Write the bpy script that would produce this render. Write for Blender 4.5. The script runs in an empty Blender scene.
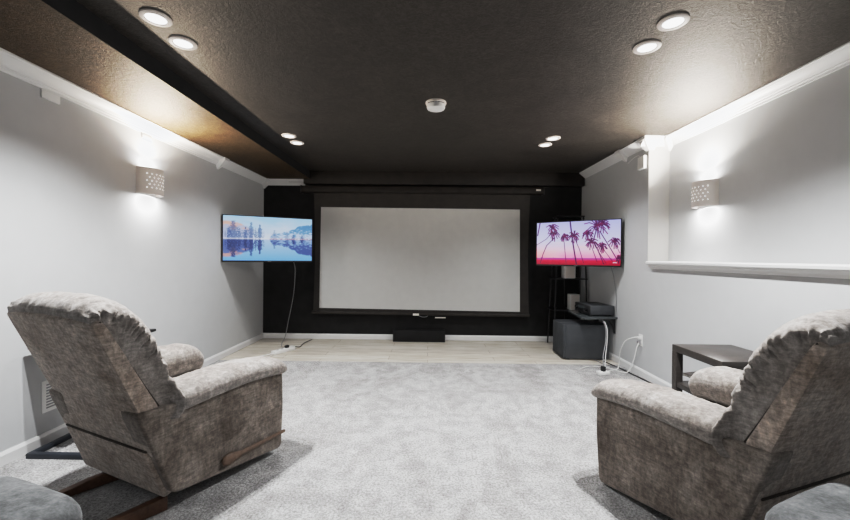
import bpy, bmesh, math, random
from mathutils import Vector, Matrix, noise
random.seed(7)
PI = math.pi
scn = bpy.context.scene
COL = scn.collection

# ------------------------------------------------------------------ room dimensions (metres)
XL, XR, XU = -2.404, 2.2, 2.4065        # left wall, right lower wall, right upper (recessed) wall
D, REAR = 5.479, -2.6                   # screen wall, wall behind the camera
HM, HS = 2.409, 2.30                    # main ceiling, left soffit
XS = -1.694                             # edge of the soffit
ZC = 3.816                              # end of the full height part of the right wall
LEDGE = 1.183

# ------------------------------------------------------------------ node helpers
def mat(name):
    m = bpy.data.materials.new(name); m.use_nodes = True
    nt = m.node_tree
    return m, nt, nt.nodes['Principled BSDF']
def N(nt, kind, **kw):
    n = nt.nodes.new(kind)
    for k, v in kw.items():
        if k in n.inputs: n.inputs[k].default_value = v
        else: setattr(n, k, v)
    return n
def coords(nt, scale=(1, 1, 1), kind='Object', rot=(0, 0, 0)):
    t = N(nt, 'ShaderNodeTexCoord'); mp = N(nt, 'ShaderNodeMapping')
    mp.inputs['Scale'].default_value = scale; mp.inputs['Rotation'].default_value = rot
    nt.links.new(t.outputs[kind], mp.inputs['Vector'])
    return mp.outputs['Vector']
def noise_tex(nt, vec, scale, detail=4, rough=.55, dist=0):
    n = N(nt, 'ShaderNodeTexNoise'); n.inputs['Scale'].default_value = scale
    n.inputs['Detail'].default_value = detail; n.inputs['Roughness'].default_value = rough
    n.inputs['Distortion'].default_value = dist
    nt.links.new(vec, n.inputs['Vector']); return n.outputs['Fac']
def ramp(nt, fac, stops):
    r = N(nt, 'ShaderNodeValToRGB'); e = r.color_ramp.elements
    while len(e) < len(stops): e.new(.5)
    for el, (p, c) in zip(e, stops):
        el.position = p; el.color = (*c, 1) if len(c) == 3 else c
    nt.links.new(fac, r.inputs['Fac']); return r.outputs['Color']
def mixc(nt, a, b, fac, mode='MIX'):
    m = N(nt, 'ShaderNodeMix', data_type='RGBA', blend_type=mode)
    for sock, v in ((m.inputs['Factor'], fac), (m.inputs['A'], a), (m.inputs['B'], b)):
        if isinstance(v, (int, float)): sock.default_value = v
        elif isinstance(v, tuple): sock.default_value = (*v, 1)
        else: nt.links.new(v, sock)
    return m.outputs['Result']
def bump(nt, bsdf, height, strength, dist=.01, prev=None):
    b = N(nt, 'ShaderNodeBump'); b.inputs['Strength'].default_value = strength; b.inputs['Distance'].default_value = dist
    nt.links.new(height, b.inputs['Height'])
    if prev: nt.links.new(prev, b.inputs['Normal'])
    nt.links.new(b.outputs['Normal'], bsdf.inputs['Normal']); return b.outputs['Normal']
def plain(name, col, rough=.6, metal=0, spec=.5, var=.06, emit=None, estr=0, bumps=None):
    m, nt, b = mat(name)
    v = coords(nt); f = noise_tex(nt, v, 9, 3)
    lo = tuple(max(0, c * (1 - var)) for c in col); hi = tuple(min(1, c * (1 + var)) for c in col)
    nt.links.new(ramp(nt, f, [(.3, lo), (.7, hi)]), b.inputs['Base Color'])
    b.inputs['Roughness'].default_value = rough; b.inputs['Metallic'].default_value = metal
    b.inputs['Specular IOR Level'].default_value = spec
    if emit:
        b.inputs['Emission Color'].default_value = (*emit, 1); b.inputs['Emission Strength'].default_value = estr
    if bumps: bump(nt, b, noise_tex(nt, v, bumps[0], 3), bumps[1], .004)
    return m

# ------------------------------------------------------------------ materials
M = {}
M['wall'] = plain('grey_wall_paint', (.525, .533, .541), .75, spec=.25, var=.015, bumps=(160, .12))
M['wall_warm'] = plain('pilaster_paint', (.52, .51, .495), .75, spec=.25, var=.015, bumps=(160, .1))
M['trim'] = plain('white_trim_paint', (.74, .74, .74), .45, var=.01)
M['trimgrey'] = plain('cool_white_trim_paint', (.74, .745, .75), .5, var=.01)  # slightly cooler white for the flat crown lengths
M['black_wall'] = plain('black_wall_paint', (.012, .0118, .012), .7, spec=.25, var=.25, bumps=(40, .2))
M['header'] = plain('dark_brown_board', (.016, .0125, .0105), .6, spec=.3, var=.3)
M['black'] = plain('black_plastic', (.012, .012, .013), .45, var=.2)
M['blackmetal'] = plain('black_metal', (.014, .014, .016), .35, spec=.5, var=.2)
M['bluemetal'] = plain('dark_blue_grey_metal', (.035, .042, .055), .4, metal=.3, var=.15)
M['charcoal'] = plain('charcoal_vinyl', (.062, .067, .075), .5, var=.12, bumps=(220, .15))
M['charcoal2'] = plain('charcoal_grille_cloth', (.060, .066, .074), .9, var=.2, bumps=(300, .3))
M['darkglass'] = plain('smoked_glass', (.075, .085, .09), .12, spec=.8, var=.1)
M['white_plastic'] = plain('white_plastic', (.78, .78, .77), .4, var=.02)
M['white_ceramic'] = plain('white_plaster_shade', (.70, .66, .63), .7, var=.02)
M['grey_cable'] = plain('grey_cable', (.30, .30, .31), .5, var=.1)
M['lens'] = plain('frosted_lit_lens', (.9, .9, .9), .5, emit=(.95, .98, 1), estr=4.0)
M['ringgrey'] = plain('pale_trim_ring', (.72, .66, .62), .5, var=.03)
M['hole'] = plain('lit_pinholes', (1, 1, 1), .5, emit=(1, .98, .95), estr=2.2)
M['bulb'] = plain('frosted_bulb', (1, 1, 1), .5, emit=(1, .97, .92), estr=3.0)
M['screen_white'] = plain('matte_white_screen', (.56, .56, .55), .9, spec=.1, var=.02)
M['screen_black'] = plain('black_screen_fabric', (.024, .0195, .0165), .6, spec=.45, var=.25)
M['knob'] = plain('dark_knob', (.03, .03, .033), .25, metal=.6, var=.1)
M['tag'] = plain('white_paper_tag', (.75, .73, .68), .7, var=.03)
M['table'] = None

def fabric(name, dark, mid, light, streak=1.0, sheen=.25):
    m, nt, b = mat(name)
    v = coords(nt)
    va = coords(nt, (16, 16, 90), rot=(.25, .2, 0)); vb = coords(nt, (60, 60, 24), rot=(-.3, .25, .2))
    big = noise_tex(nt, v, 5.5, 5, .62, .4)
    fa = noise_tex(nt, va, 1.2, 4, .65); fb = noise_tex(nt, vb, 1, 4, .65)
    fine = noise_tex(nt, v, 120, 2, .6)
    base = ramp(nt, big, [(.30, dark), (.5, mid), (.72, light)])
    s = ramp(nt, fa, [(.36, (.55,) * 3), (.64, (1.35,) * 3)])
    t = ramp(nt, fb, [(.36, (.62,) * 3), (.64, (1.30,) * 3)])
    c = mixc(nt, base, s, .55 * streak, 'MULTIPLY'); c = mixc(nt, c, t, .6 * streak, 'MULTIPLY')
    c = mixc(nt, c, ramp(nt, noise_tex(nt, v, 38, 4, .7, .3), [(.35, (.68,) * 3), (.65, (1.28,) * 3)]), .8, 'MULTIPLY')
    c = mixc(nt, c, ramp(nt, fine, [(.3, (.75,) * 3), (.7, (1.2,) * 3)]), .6, 'MULTIPLY')
    nt.links.new(c, b.inputs['Base Color'])
    b.inputs['Roughness'].default_value = .92; b.inputs['Specular IOR Level'].default_value = .15
    b.inputs['Sheen Weight'].default_value = sheen; b.inputs['Sheen Roughness'].default_value = .45
    b.inputs['Sheen Tint'].default_value = (.95, .93, .92, 1)
    p = bump(nt, b, fine, .35, .004)
    bump(nt, b, big, .25, .02, p)
    return m
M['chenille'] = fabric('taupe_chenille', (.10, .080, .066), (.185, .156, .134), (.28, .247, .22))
M['chenille_back_lit'] = fabric('taupe_chenille_back_lit', (.265, .208, .168), (.405, .342, .296), (.51, .452, .405))  # same taupe fabric, light on the chair backs put into the colour
M['chenille_lit'] = fabric('taupe_chenille_lit', (.215, .190, .172), (.305, .278, .258), (.39, .364, .345), .8, .3)  # same taupe fabric, lightened to stand for overhead light on pads and cushions
M['greyfabric'] = fabric('smoke_grey_suede', (.085, .088, .090), (.135, .139, .142), (.19, .195, .20), .35, .2)

def wood(name, dark, light, axis=(1, 14, 14), rough=.45):
    m, nt, b = mat(name)
    v = coords(nt, axis); f = noise_tex(nt, v, 3, 6, .6, .6)
    nt.links.new(ramp(nt, f, [(.3, dark), (.7, light)]), b.inputs['Base Color'])
    b.inputs['Roughness'].default_value = rough
    bump(nt, b, f, .1, .004); return m
M['seam_shade'] = plain('dark_brown_seam_shade', (.035, .027, .022), .9, var=.2)  # dark tone standing in for shade in seam creases and panel gaps
M['runner'] = wood('reddish_brown_wood', (.075, .034, .019), (.16, .08, .047))
M['lever'] = wood('mid_brown_wood', (.085, .05, .033), (.17, .11, .075))
M['table'] = wood('grey_brown_wood', (.040, .034, .031), (.062, .054, .049), (2, 20, 20), .35)

def carpet():
    m, nt, b = mat('grey_cut_pile_carpet')
    v = coords(nt)
    vs = coords(nt, (1.6, .8, 1), rot=(0, 0, .5))
    sw = noise_tex(nt, vs, 1.6, 4, .55, 1.1); mid = noise_tex(nt, v, 9, 4, .6, .3)
    fib = noise_tex(nt, v, 85, 3, .75); fib2 = noise_tex(nt, v, 300, 2, .7)
    c = ramp(nt, sw, [(.36, (.40, .395, .395)), (.47, (.45, .448, .45)), (.53, (.51, .51, .515)), (.62, (.46, .458, .46)), (.74, (.50, .50, .505))])
    c = mixc(nt, c, ramp(nt, mid, [(.38, (.80,) * 3), (.62, (1.08,) * 3)]), .9, 'MULTIPLY')
    c = mixc(nt, c, ramp(nt, noise_tex(nt, v, 22, 5, .7, .6), [(.30, (.66, .65, .64)), (.46, (1.0,) * 3)]), .6, 'MULTIPLY')
    c = mixc(nt, c, ramp(nt, fib, [(.38, (.50, .48, .46)), (.62, (1.26,) * 3)]), .85, 'MULTIPLY')
    c = mixc(nt, c, ramp(nt, fib2, [(.36, (.65,) * 3), (.64, (1.25,) * 3)]), .8, 'MULTIPLY')
    nt.links.new(c, b.inputs['Base Color'])
    b.inputs['Roughness'].default_value = 1; b.inputs['Specular IOR Level'].default_value = .05
    p = bump(nt, b, fib, .7, .012); bump(nt, b, mid, .3, .03, p)
    return m
M['carpet'] = carpet()

def planks():
    m, nt, b = mat('pale_oak_planks')
    t = coords(nt)
    br = N(nt, 'ShaderNodeTexBrick'); nt.links.new(t, br.inputs['Vector'])
    br.inputs['Scale'].default_value = 1; br.inputs['Brick Width'].default_value = 1.25; br.inputs['Row Height'].default_value = .17
    br.inputs['Mortar Size'].default_value = .0025; br.offset = .37
    br.inputs['Color1'].default_value = (.56, .525, .47, 1); br.inputs['Color2'].default_value = (.66, .635, .585, 1)
    br.inputs['Mortar'].default_value = (.25, .21, .17, 1)
    g = noise_tex(nt, coords(nt, (1.5, 26, 1)), 2, 5, .6, .5)
    c = mixc(nt, br.outputs['Color'], ramp(nt, g, [(.32, (.60, .54, .47)), (.60, (1.08,) * 3)]), .9, 'MULTIPLY')
    nt.links.new(c, b.inputs['Base Color']); b.inputs['Roughness'].default_value = .5
    return m
M['planks'] = planks()

def ceiling_mat(name, c0, c1, tint, spec):
    m, nt, b = mat(name)
    v = coords(nt)
    big = noise_tex(nt, v, 2.2, 5, .6, .8)
    sw = noise_tex(nt, v, 15, 4, .6, 2.2); fine = noise_tex(nt, v, 75, 3, .65, .8)
    c = ramp(nt, big, [(.3, c0), (.7, c1)])
    c = mixc(nt, c, ramp(nt, sw, [(.38, (.58,) * 3), (.62, (1.42,) * 3)]), .8, 'MULTIPLY')
    c = mixc(nt, c, ramp(nt, fine, [(.36, (.45,) * 3), (.62, (1.5,) * 3)]), .75, 'MULTIPLY')
    nt.links.new(c, b.inputs['Base Color'])
    b.inputs['Roughness'].default_value = .58; b.inputs['Specular IOR Level'].default_value = spec; b.inputs['Specular Tint'].default_value = (*tint, 1)
    p = bump(nt, b, fine, .6, .006); bump(nt, b, sw, .22, .012, p)
    return m
M['ceiling'] = ceiling_mat('dark_textured_ceiling_paint', (.0165, .0150, .0139), (.033, .0292, .0260), (1, .88, .76), .6)
M['soffit'] = ceiling_mat('brown_textured_soffit_paint', (.028, .0185, .0110), (.050, .0325, .0185), (1, .68, .40), .45)
M['soffit_face'] = plain('black_soffit_paint', (.016, .016, .017), .7, spec=.2, var=.15)

# ------------------------------------------------------------------ mesh helpers
class MB:
    def __init__(s): s.v = []; s.f = []
    def add(s, vs, fs):
        o = len(s.v); s.v += [Vector(p) for p in vs]; s.f += [tuple(i + o for i in f) for f in fs]; return s
    def box(s, x0, x1, y0, y1, z0, z1):
        return s.add([(x0, y0, z0), (x1, y0, z0), (x1, y1, z0), (x0, y1, z0), (x0, y0, z1), (x1, y0, z1), (x1, y1, z1), (x0, y1, z1)],
                     [(3, 2, 1, 0), (4, 5, 6, 7), (0, 1, 5, 4), (1, 2, 6, 5), (2, 3, 7, 6), (3, 0, 4, 7)])
    def loft(s, secs, cap=True, closed=True):
        n = len(secs[0]); vs = [p for sec in secs for p in sec]; fs = []
        for i in range(len(secs) - 1):
            for j in range(n if closed else n - 1):
                k = (j + 1) % n
                fs.append((i * n + j, i * n + k, (i + 1) * n + k, (i + 1) * n + j))
        if cap: fs += [tuple(reversed(range(n))), tuple(range((len(secs) - 1) * n, len(secs) * n))]
        return s.add(vs, fs)
    def prism(s, poly, f0, f1):     # poly of 2-D points, f0/f1 map them into space
        return s.loft([[f0(*p) for p in poly], [f1(*p) for p in poly]])
    def tube(s, pts, r, n=8, cap=True):
        pts = [Vector(p) for p in pts]; secs = []; up = None
        for i, p in enumerate(pts):
            t = (pts[min(i + 1, len(pts) - 1)] - pts[max(i - 1, 0)]).normalized()
            if up is None: up = t.orthogonal().normalized()
            up = (up - t * up.dot(t)).normalized(); w = t.cross(up)
            rr = r[i] if isinstance(r, (list, tuple)) else r
            secs.append([p + up * rr * math.cos(2 * PI * k / n) + w * rr * math.sin(2 * PI * k / n) for k in range(n)])
        return s.loft(secs, cap)
    def lathe(s, prof, c=(0, 0, 0), n=32, cap=True):
        secs = [[(c[0] + r * math.cos(2 * PI * k / n), c[1] + r * math.sin(2 * PI * k / n), c[2] + z) for k in range(n)] for r, z in prof]
        return s.loft(secs, cap)
    def build(s, name, m, parent=None, bevel=0, seg=2, smooth=35, sub=0):
        me = bpy.data.meshes.new(name); bm = bmesh.new()
        vs = [bm.verts.new(p) for p in s.v]
        for f in s.f:
            try: bm.faces.new([vs[i] for i in f])
            except ValueError: pass
        bmesh.ops.remove_doubles(bm, verts=bm.verts, dist=1e-6)
        bmesh.ops.recalc_face_normals(bm, faces=bm.faces)
        if bevel:
            es = [e for e in bm.edges if len(e.link_faces) == 2 and e.calc_face_angle(0) > .35]
            bmesh.ops.bevel(bm, geom=es, offset=bevel, segments=seg, profile=.5, affect='EDGES', clamp_overlap=True)
        bm.to_mesh(me); bm.free()
        me.materials.append(m)
        me.polygons.foreach_set('use_smooth', [True] * len(me.polygons))
        me.set_sharp_from_angle(angle=math.radians(smooth))
        o = bpy.data.objects.new(name, me); COL.objects.link(o)
        if parent: o.parent = parent
        if sub:
            md = o.modifiers.new('sub', 'SUBSURF'); md.levels = sub; md.render_levels = sub
        return o
def tag(o, label=None, cat=None, group=None, kind=None):
    if label: o['label'] = label
    if cat: o['category'] = cat
    if group: o['group'] = group
    if kind: o['kind'] = kind
    return o
def struct(o, label=None):
    o['kind'] = 'structure'
    if label: o['label'] = label
    return o
def empty(name, loc, rz=0, rx=0):
    o = bpy.data.objects.new(name, None); COL.objects.link(o); o.empty_display_size = .1
    o.location = loc; o.rotation_euler = (rx, 0, rz); return o
def dup(root, loc, rz=None, rx=None):
    r = root.copy(); COL.objects.link(r); r.location = loc
    if rz is not None: r.rotation_euler = (rx or 0, 0, rz)
    for ch in list(root.children):
        c = ch.copy(); COL.objects.link(c); c.parent = r
        for g in list(ch.children):
            d = g.copy(); COL.objects.link(d); d.parent = c
    return r
def smooth_path(pts, n=8):
    pts = [Vector(p) for p in pts]; out = []
    for i in range(len(pts) - 1):
        a, b, c, d = pts[max(i - 1, 0)], pts[i], pts[i + 1], pts[min(i + 2, len(pts) - 1)]
        for k in range(n):
            t = k / n
            out.append(.5 * ((2 * b) + (c - a) * t + (2 * a - 5 * b + 4 * c - d) * t * t + (3 * b - a - 3 * c + d) * t ** 3))
    return out + [pts[-1]]
def sstep(a, b, x):
    t = max(0, min(1, (x - a) / (b - a))); return t * t * (3 - 2 * t)

# ------------------------------------------------------------------ the setting
struct(MB().box(XL - .15, XU + .15, REAR - .15, 4.30, -.12, 0).build('floor', M['carpet']), 'grey cut pile carpet')
struct(MB().box(XL - .15, XU + .15, 4.30, D + .15, -.12, -.004).build('floor_wood', M['planks']), 'pale wood plank strip before the screen wall')
struct(MB().box(XS, XU + .15, REAR - .15, D + .15, HM, HM + .12).build('ceiling', M['ceiling']), 'dark textured ceiling')
sof = MB().box(XL - .15, XS, REAR - .15, D + .15, HS, HM + .12).build('ceiling_soffit', M['soffit'])
sof.data.materials.append(M['soffit_face'])
for p in sof.data.polygons:
    if p.normal.x > .9: p.material_index = 1
struct(sof, 'lowered ceiling strip along the left wall')
struct(MB().box(XL - .15, XL, REAR, D, 0, HS).build('wall_left', M['wall']))
wr = MB().box(XR, XU, REAR, ZC, 0, LEDGE - .04)
wr.box(XR, XU, ZC, D, 0, HM)
wr = wr.build('wall_right', M['wall']); wr.data.materials.append(M['wall_warm'])
for p in wr.data.polygons:
    if p.normal.y < -.9 and p.center.y > 3: p.material_index = 1
struct(wr)
struct(MB().box(XU, XU + .15, REAR, D, 0, HM).build('wall_right_upper', M['wall']))
struct(MB().box(XL - .15, XU + .15, D, D + .15, 0, HM).build('wall_back', M['black_wall']), 'black wall behind the projector screen')
struct(MB().box(XL - .15, XU + .15, REAR - .15, REAR, 0, HM).build('wall_rear', M['wall']))

def board(x0, x1, y0, y1, name, thick=.014, h=.075):
    a = Vector((x0, y0, 0)); b = Vector((x1, y1, 0)); t = (b - a).normalized(); n = Vector((-t.y, t.x, 0))
    prof = [(0, 0), (thick, 0), (thick, h - .018), (thick * .55, h - .006), (thick * .4, h), (0, h)]
    return struct(MB().prism(prof, lambda p, z: a + n * p + Vector((0, 0, z)), lambda p, z: b + n * p + Vector((0, 0, z))).build(name, M['trim'], smooth=25))
board(XL, XL, D, REAR, 'baseboard_left')
board(XR, XR, REAR, D, 'baseboard_right')
board(XR, XL, D, D, 'baseboard_back')

P_, Q_ = .104, .066
CROWN = [(0, 0), (P_, 0), (P_, .010), (P_ - .010, .013), (P_ - .014, .018), (.066, .026), (.044, .040), (.036, .052), (.028, .056), (.026, .064), (.014, .068), (.012, .080), (0, .080)]
FLAT = [(0, 0), (.092, 0), (.092, .008), (.008, .078), (0, .078)]
def crown(a, b, n, top, name, prof, m):
    a = Vector((*a, top)); b = Vector((*b, top)); n = Vector((*n, 0))
    return struct(MB().prism(prof, lambda p, z: a + n * p - Vector((0, 0, z)), lambda p, z: b + n * p - Vector((0, 0, z))).build(name, m, smooth=25))
YJ = 4.27
crown((XL, REAR), (XL, YJ), (1, 0), HS, 'trim_1', CROWN, M['trim'])
crown((XL, YJ), (XL, D), (1, 0), HS, 'trim_2', FLAT, M['trimgrey'])
crown((XL, D), (-1.80, D), (0, -1), HS, 'trim_3', FLAT, M['trim'])
crown((XU, REAR), (XU, ZC), (-1, 0), HM, 'trim_4', CROWN, M['trim'])
crown((XR, ZC), (XR, 5.36), (-1, 0), HM, 'trim_5', FLAT, M['trimgrey'])
crown((XR - .092, ZC), (XU, ZC), (0, -1), HM, 'trim_6', FLAT, M['trim'])
def joint(c, nx, ny, top, name, w=.10, proj=.112, drop=.125):
    # moulding joint block: flat plate that tapers to a point against the wall
    n = Vector((nx, ny, 0)); t = Vector((-ny, nx, 0)); c = Vector((*c, top))
    h = w / 2
    ring0 = [c - t * h, c + t * h, c + t * h + n * proj, c - t * h + n * proj]
    ring1 = [p - Vector((0, 0, .028)) for p in ring0]
    q = c - Vector((0, 0, drop))
    ring2 = [q - t * .008, q + t * .008, q + t * .008 + n * .012, q - t * .008 + n * .012]
    return struct(MB().loft([ring0, ring1, ring2]).build(name, M['trim'], smooth=20))
joint((XL, YJ), 1, 0, HS, 'trim_7')
joint((XR, YJ - .02), -1, 0, HM, 'trim_8')
def corner(c, sx, sy, top, name, s=.115, drop=.125):
    c = Vector((*c, top))
    def ring(k, dz): return [c + Vector((0, 0, dz)), c + Vector((sx * k, 0, dz)), c + Vector((sx * k, sy * k, dz)), c + Vector((0, sy * k, dz))]
    return struct(MB().loft([ring(s, 0), ring(s, -.028), ring(.012, -drop)]).build(name, M['trim'], smooth=20))
corner((XL, D), 1, -1, HS, 'trim_9')
corner((XU, ZC), -1, -1, HM, 'trim_10', .11)
# wrap block on the outside corner of the pilaster
c = Vector((XR, ZC, HM))
def oring(k, dz): return [c + Vector((.05, .05, dz)), c + Vector((-k, .05, dz)), c + Vector((-k, -k, dz)), c + Vector((.05, -k, dz))]
struct(MB().loft([oring(.10, 0), oring(.10, -.03), oring(.004, -.115)]).build('trim_11', M['trim'], smooth=20))

led = [(.0, LEDGE), (.232, LEDGE), (.262, LEDGE - .002), (.270, LEDGE - .010), (.268, LEDGE - .026), (.250, LEDGE - .034), (.244, LEDGE - .046), (.232, LEDGE - .056), (.226, LEDGE - .072), (.2065, LEDGE - .076), (.2065, LEDGE - .041), (0, LEDGE - .041)]
nose = [p for p in led if p[0] >= .2065]
lg = MB().prism([(0, LEDGE), (.2065, LEDGE), (.2065, LEDGE - .041), (0, LEDGE - .041)], lambda a, z: (XU - a, REAR, z), lambda a, z: (XU - a, ZC, z))
lg.prism([(.2065, LEDGE)] + nose, lambda a, z: (XU - a, REAR, z), lambda a, z: (XU - a, 3.745, z))
struct(lg.build('trim_12', M['trim'], smooth=20), 'white ledge capping the right half wall')
struct(MB().box(-1.785, 2.19, 5.35, D, 2.228, HM).build('trim_13', M['header'], bevel=.004), 'dark brown header board above the projector screen')

# ------------------------------------------------------------------ ceiling fixtures
def downlight(loc, label, cat='ceiling light'):
    t = empty('recessed_light', loc)
    tag(t, label, cat, 'recessed downlights in pairs')
    MB().lathe([(.047, -.002), (.047, -.007), (.051, -.010), (.066, -.009), (.071, -.006), (.072, 0), (.047, 0)], n=40, cap=False).build('trim_ring', M['ringgrey'], t)
    MB().lathe([(.0005, -.006), (.043, -.006), (.0472, -.004), (.0472, -.001), (.0005, -.001)], n=40, cap=False).build('lens', M['lens'], t)
    return t
DL = [((-1.403, 1.925), 'white recessed downlight at the top left, front of its pair'),
      ((-1.411, 2.15), 'white recessed downlight at the top left, second of its pair toward the screen'),
      ((1.231, 1.942), 'white recessed downlight at the top right, front of its pair'),
      ((1.231, 2.171), 'white recessed downlight at the top right, second of its pair toward the screen'),
      ((-1.414, 3.794), 'small far left recessed downlight, the one further from the screen'),
      ((-1.412, 4.026), 'small far left recessed downlight, the one closer to the screen'),
      ((1.238, 3.818), 'small far right recessed downlight, the one further from the screen'),
      ((1.226, 4.038), 'small far right recessed downlight, the one closer to the screen')]
first = None
for (x, y), lab in DL:
    if first is None: first = downlight((x, y, HM), lab)
    else:
        o = dup(first, (x, y, HM)); o['label'] = lab
t = empty('smoke_detector', (.046, 2.961, HM)); tag(t, 'round white smoke detector on the middle of the dark ceiling', 'smoke detector')
MB().lathe([(.0005, 0), (.080, 0), (.082, -.010), (.076, -.019), (.066, -.020), (.0005, -.020)], n=40, cap=False).build('base_plate', M['ringgrey'], t)
MB().lathe([(.0005, -.020), (.070, -.020), (.072, -.040), (.066, -.052), (.05, -.057), (.0005, -.059)], n=40, cap=False).build('cover', M['white_plastic'], t)
v = MB()
for k in range(7):
    a = -PI / 2 + (k - 3) * .28
    v.box(-.008, .008, -.002, .002, -.022, -.018); 
    for p in v.v[-8:]: p.rotate(Matrix.Rotation(a + PI / 2, 3, 'Z')); p += Vector((.074 * math.cos(a), .074 * math.sin(a), -.0005))
v.build('vent_slot', M['black'], t)

# ------------------------------------------------------------------ wall sconces
def sconce(x, y, z, sx, label):
    t = empty('wall_sconce', (x, y, z)); tag(t, label, 'wall lamp', 'perforated wall sconces')
    W, PR, H = .118, .115, .11
    def pt(a, r, zz): return Vector((sx * PR * r * math.sin(a) ** .8 if 0 < a < PI else 0, -W * r * math.cos(a), zz))
    arc = [PI * k / 28 for k in range(29)]
    m = MB()
    outer0 = [pt(a, 1, -H) for a in arc] + [pt(a, .93, -H) for a in reversed(arc)]
    outer1 = [p + Vector((0, 0, 2 * H)) for p in outer0]
    m.loft([outer0, outer1]); sh = m.build('shade', M['white_ceramic'], t)
    for r_ in range(5):
        zz = H * (.52 - .26 * r_)
        for c_ in range(7):
            a = PI * (.20 + .10 * c_ + (.05 if r_ % 2 else 0))
            if a > PI * .86: continue
            p = pt(a, 1.004, zz); q = pt(a + .02, 1.004, zz) - pt(a - .02, 1.004, zz); q.normalize(); up = Vector((0, 0, 1)); nrm = q.cross(up)
            if nrm.x * sx < 0: nrm = -nrm
            rr = .0042 if (r_ + c_) % 3 else .0052
            MB().add([p + nrm * .0006 + q * rr * math.cos(k * PI / 4) + up * rr * math.sin(k * PI / 4) for k in range(8)], [tuple(range(8))]).build('pinhole', M['hole'], sh)
    MB().lathe([(.002, -.05), (.02, -.045), (.027, -.02), (.027, .02), (.02, .045), (.002, .05)], (sx * .05, 0, 0), 16).build('bulb', M['bulb'], t)
    MB().box(min(0, sx * .006), max(0, sx * .006), -.05, .05, -.06, .06).build('back_plate', M['white_ceramic'], t)
    return t
SL = (XL, 3.198, 1.815); SR = (XU, 3.285, 1.766)
sconce(*SL, 1, 'half round perforated white wall sconce on the left wall')
sconce(*SR, -1, 'half round perforated white wall sconce on the right wall above the ledge')

# ------------------------------------------------------------------ small wall boxes, outlets
def wallbox(x, sx, y0, y1, z0, z1, label, th=.03):
    o = MB().box(min(x - sx * .002, x + sx * th), max(x - sx * .002, x + sx * th), y0, y1, z0, z1).build('junction_box', M['white_plastic'], bevel=.004)
    return tag(o, label, 'wall box', 'small white boxes under the crown moulding')
wallbox(XL, 1, 2.316, 2.432, 2.165, 2.2195, 'white box under the left crown moulding, nearer the camera', .012)
wallbox(XL, 1, 3.135, 3.243, 2.168, 2.2195, 'white box under the left crown moulding, directly above the sconce', .012)
wallbox(XR, -1, 3.848, 3.965, 2.125, 2.255, 'small white box on the right wall beside the pilaster', .035)
tag(MB().tube(smooth_path([(XR - .012, 3.95, 2.255), (XR - .012, 3.99, 2.285), (XR - .01, 4.08, 2.285), (XR - .01, 4.2, 2.255)]), .0025, 6).build('thin_wire', M['white_plastic']), 'thin white wire running from the small white box along the right wall', 'wire')

def outlet(x, sx, y, z, label):
    t = empty('wall_outlet', (x, y, z)); tag(t, label, 'outlet', 'wall outlets')
    MB().box(min(0, sx * .006), max(0, sx * .006), -.037, .037, -.06, .06).build('cover_plate', M['white_plastic'], t, bevel=.003)
    for dz in (-.022, .022):
        sck = MB().box(min(sx * .005, sx * .009), max(sx * .005, sx * .009), -.017, .017, dz - .015, dz + .015).build('socket', M['white_plastic'], t, bevel=.003)
        MB().box(min(sx * .008, sx * .0095), max(sx * .008, sx * .0095), -.008, -.005, dz - .005, dz + .006).box(min(sx * .008, sx * .0095), max(sx * .008, sx * .0095), .005, .008, dz - .005, dz + .006).build('slot', M['black'], sck)
    return t
outlet(XR, -1, 3.915, .367, 'white double outlet on the right wall with two plugs in it')
t = empty('wall_vent', (XL, 2.40, .30)); tag(t, 'white slotted vent plate low on the left wall behind the recliner', 'vent')
MB().box(0, .007, -.075, .075, -.10, .10).build('frame', M['white_plastic'], t, bevel=.003)
v = MB()
for k in range(9): v.box(.0065, .0085, -.05, .05, -.076 + k * .018, -.068 + k * .018)
v.build('slots', M['grey_cable'], t)

# ------------------------------------------------------------------ projector screen
t = empty('projector_screen', (-.1, 5.38, 2.15)); tag(t, 'pull down white projector screen with black border on the black wall', 'projector screen')
def L(x, y, z): return (x + .1, y - 5.38, z - 2.15)
hs = MB(); c0, c1 = [], []
for k in range(20):
    a = 2 * PI * k / 20; cy = .05 * max(-1, min(1, 1.15 * math.cos(a))); cz = .05 * max(-1, min(1, 1.15 * math.sin(a)))
    c0.append(L(-1.81, 5.375 + cy, 2.152 + cz)); c1.append(L(1.612, 5.375 + cy, 2.150 + cz))
hs.loft([c0, c1]); hs.build('housing', M['header'], t, smooth=30)
for x in (-1.815, 1.612):
    MB().box(*[f for f in (L(x, 0, 0)[0] - .004, L(x, 0, 0)[0] + .008)], -.06, .05, -.055, .056).build('end_cap', M['black'], t, bevel=.004)
def half(z):      # half widths of the tensioned fabric
    s = (z - .40) / (2.10 - .40)
    return 1.52 + .022 * abs(2 * s - 1) ** 1.6
fb = MB(); NX, NZ = 60, 40; vs = []; fs = []
CX = -.105
for j in range(NZ + 1):
    z = 2.12 - (2.12 - .395) * j / NZ
    for i in range(NX + 1):
        u = -1 + 2 * i / NX
        x = CX + u * half(z)
        wr_ = 0
        corner_d = min(math.hypot((abs(u) - 1) * 1.5, z - 2.12), math.hypot((abs(u) - 1) * 1.5, (z - .40)))
        ang = math.atan2(2.12 - z if z > 1.2 else z - .40, (1 - abs(u)) * 1.5 + 1e-4)
        wr_ = .014 * math.sin(ang * 18) * math.exp(-corner_d / .16) * min(1, corner_d / .05)
        vs.append(L(x, 5.395 + wr_, z))
for j in range(NZ):
    for i in range(NX): fs.append((j * (NX + 1) + i, j * (NX + 1) + i + 1, (j + 1) * (NX + 1) + i + 1, (j + 1) * (NX + 1) + i))
fb.add(vs, fs).build('black_border', M['screen_black'], t, smooth=80)
sw = MB(); vs = []; fs = []
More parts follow.
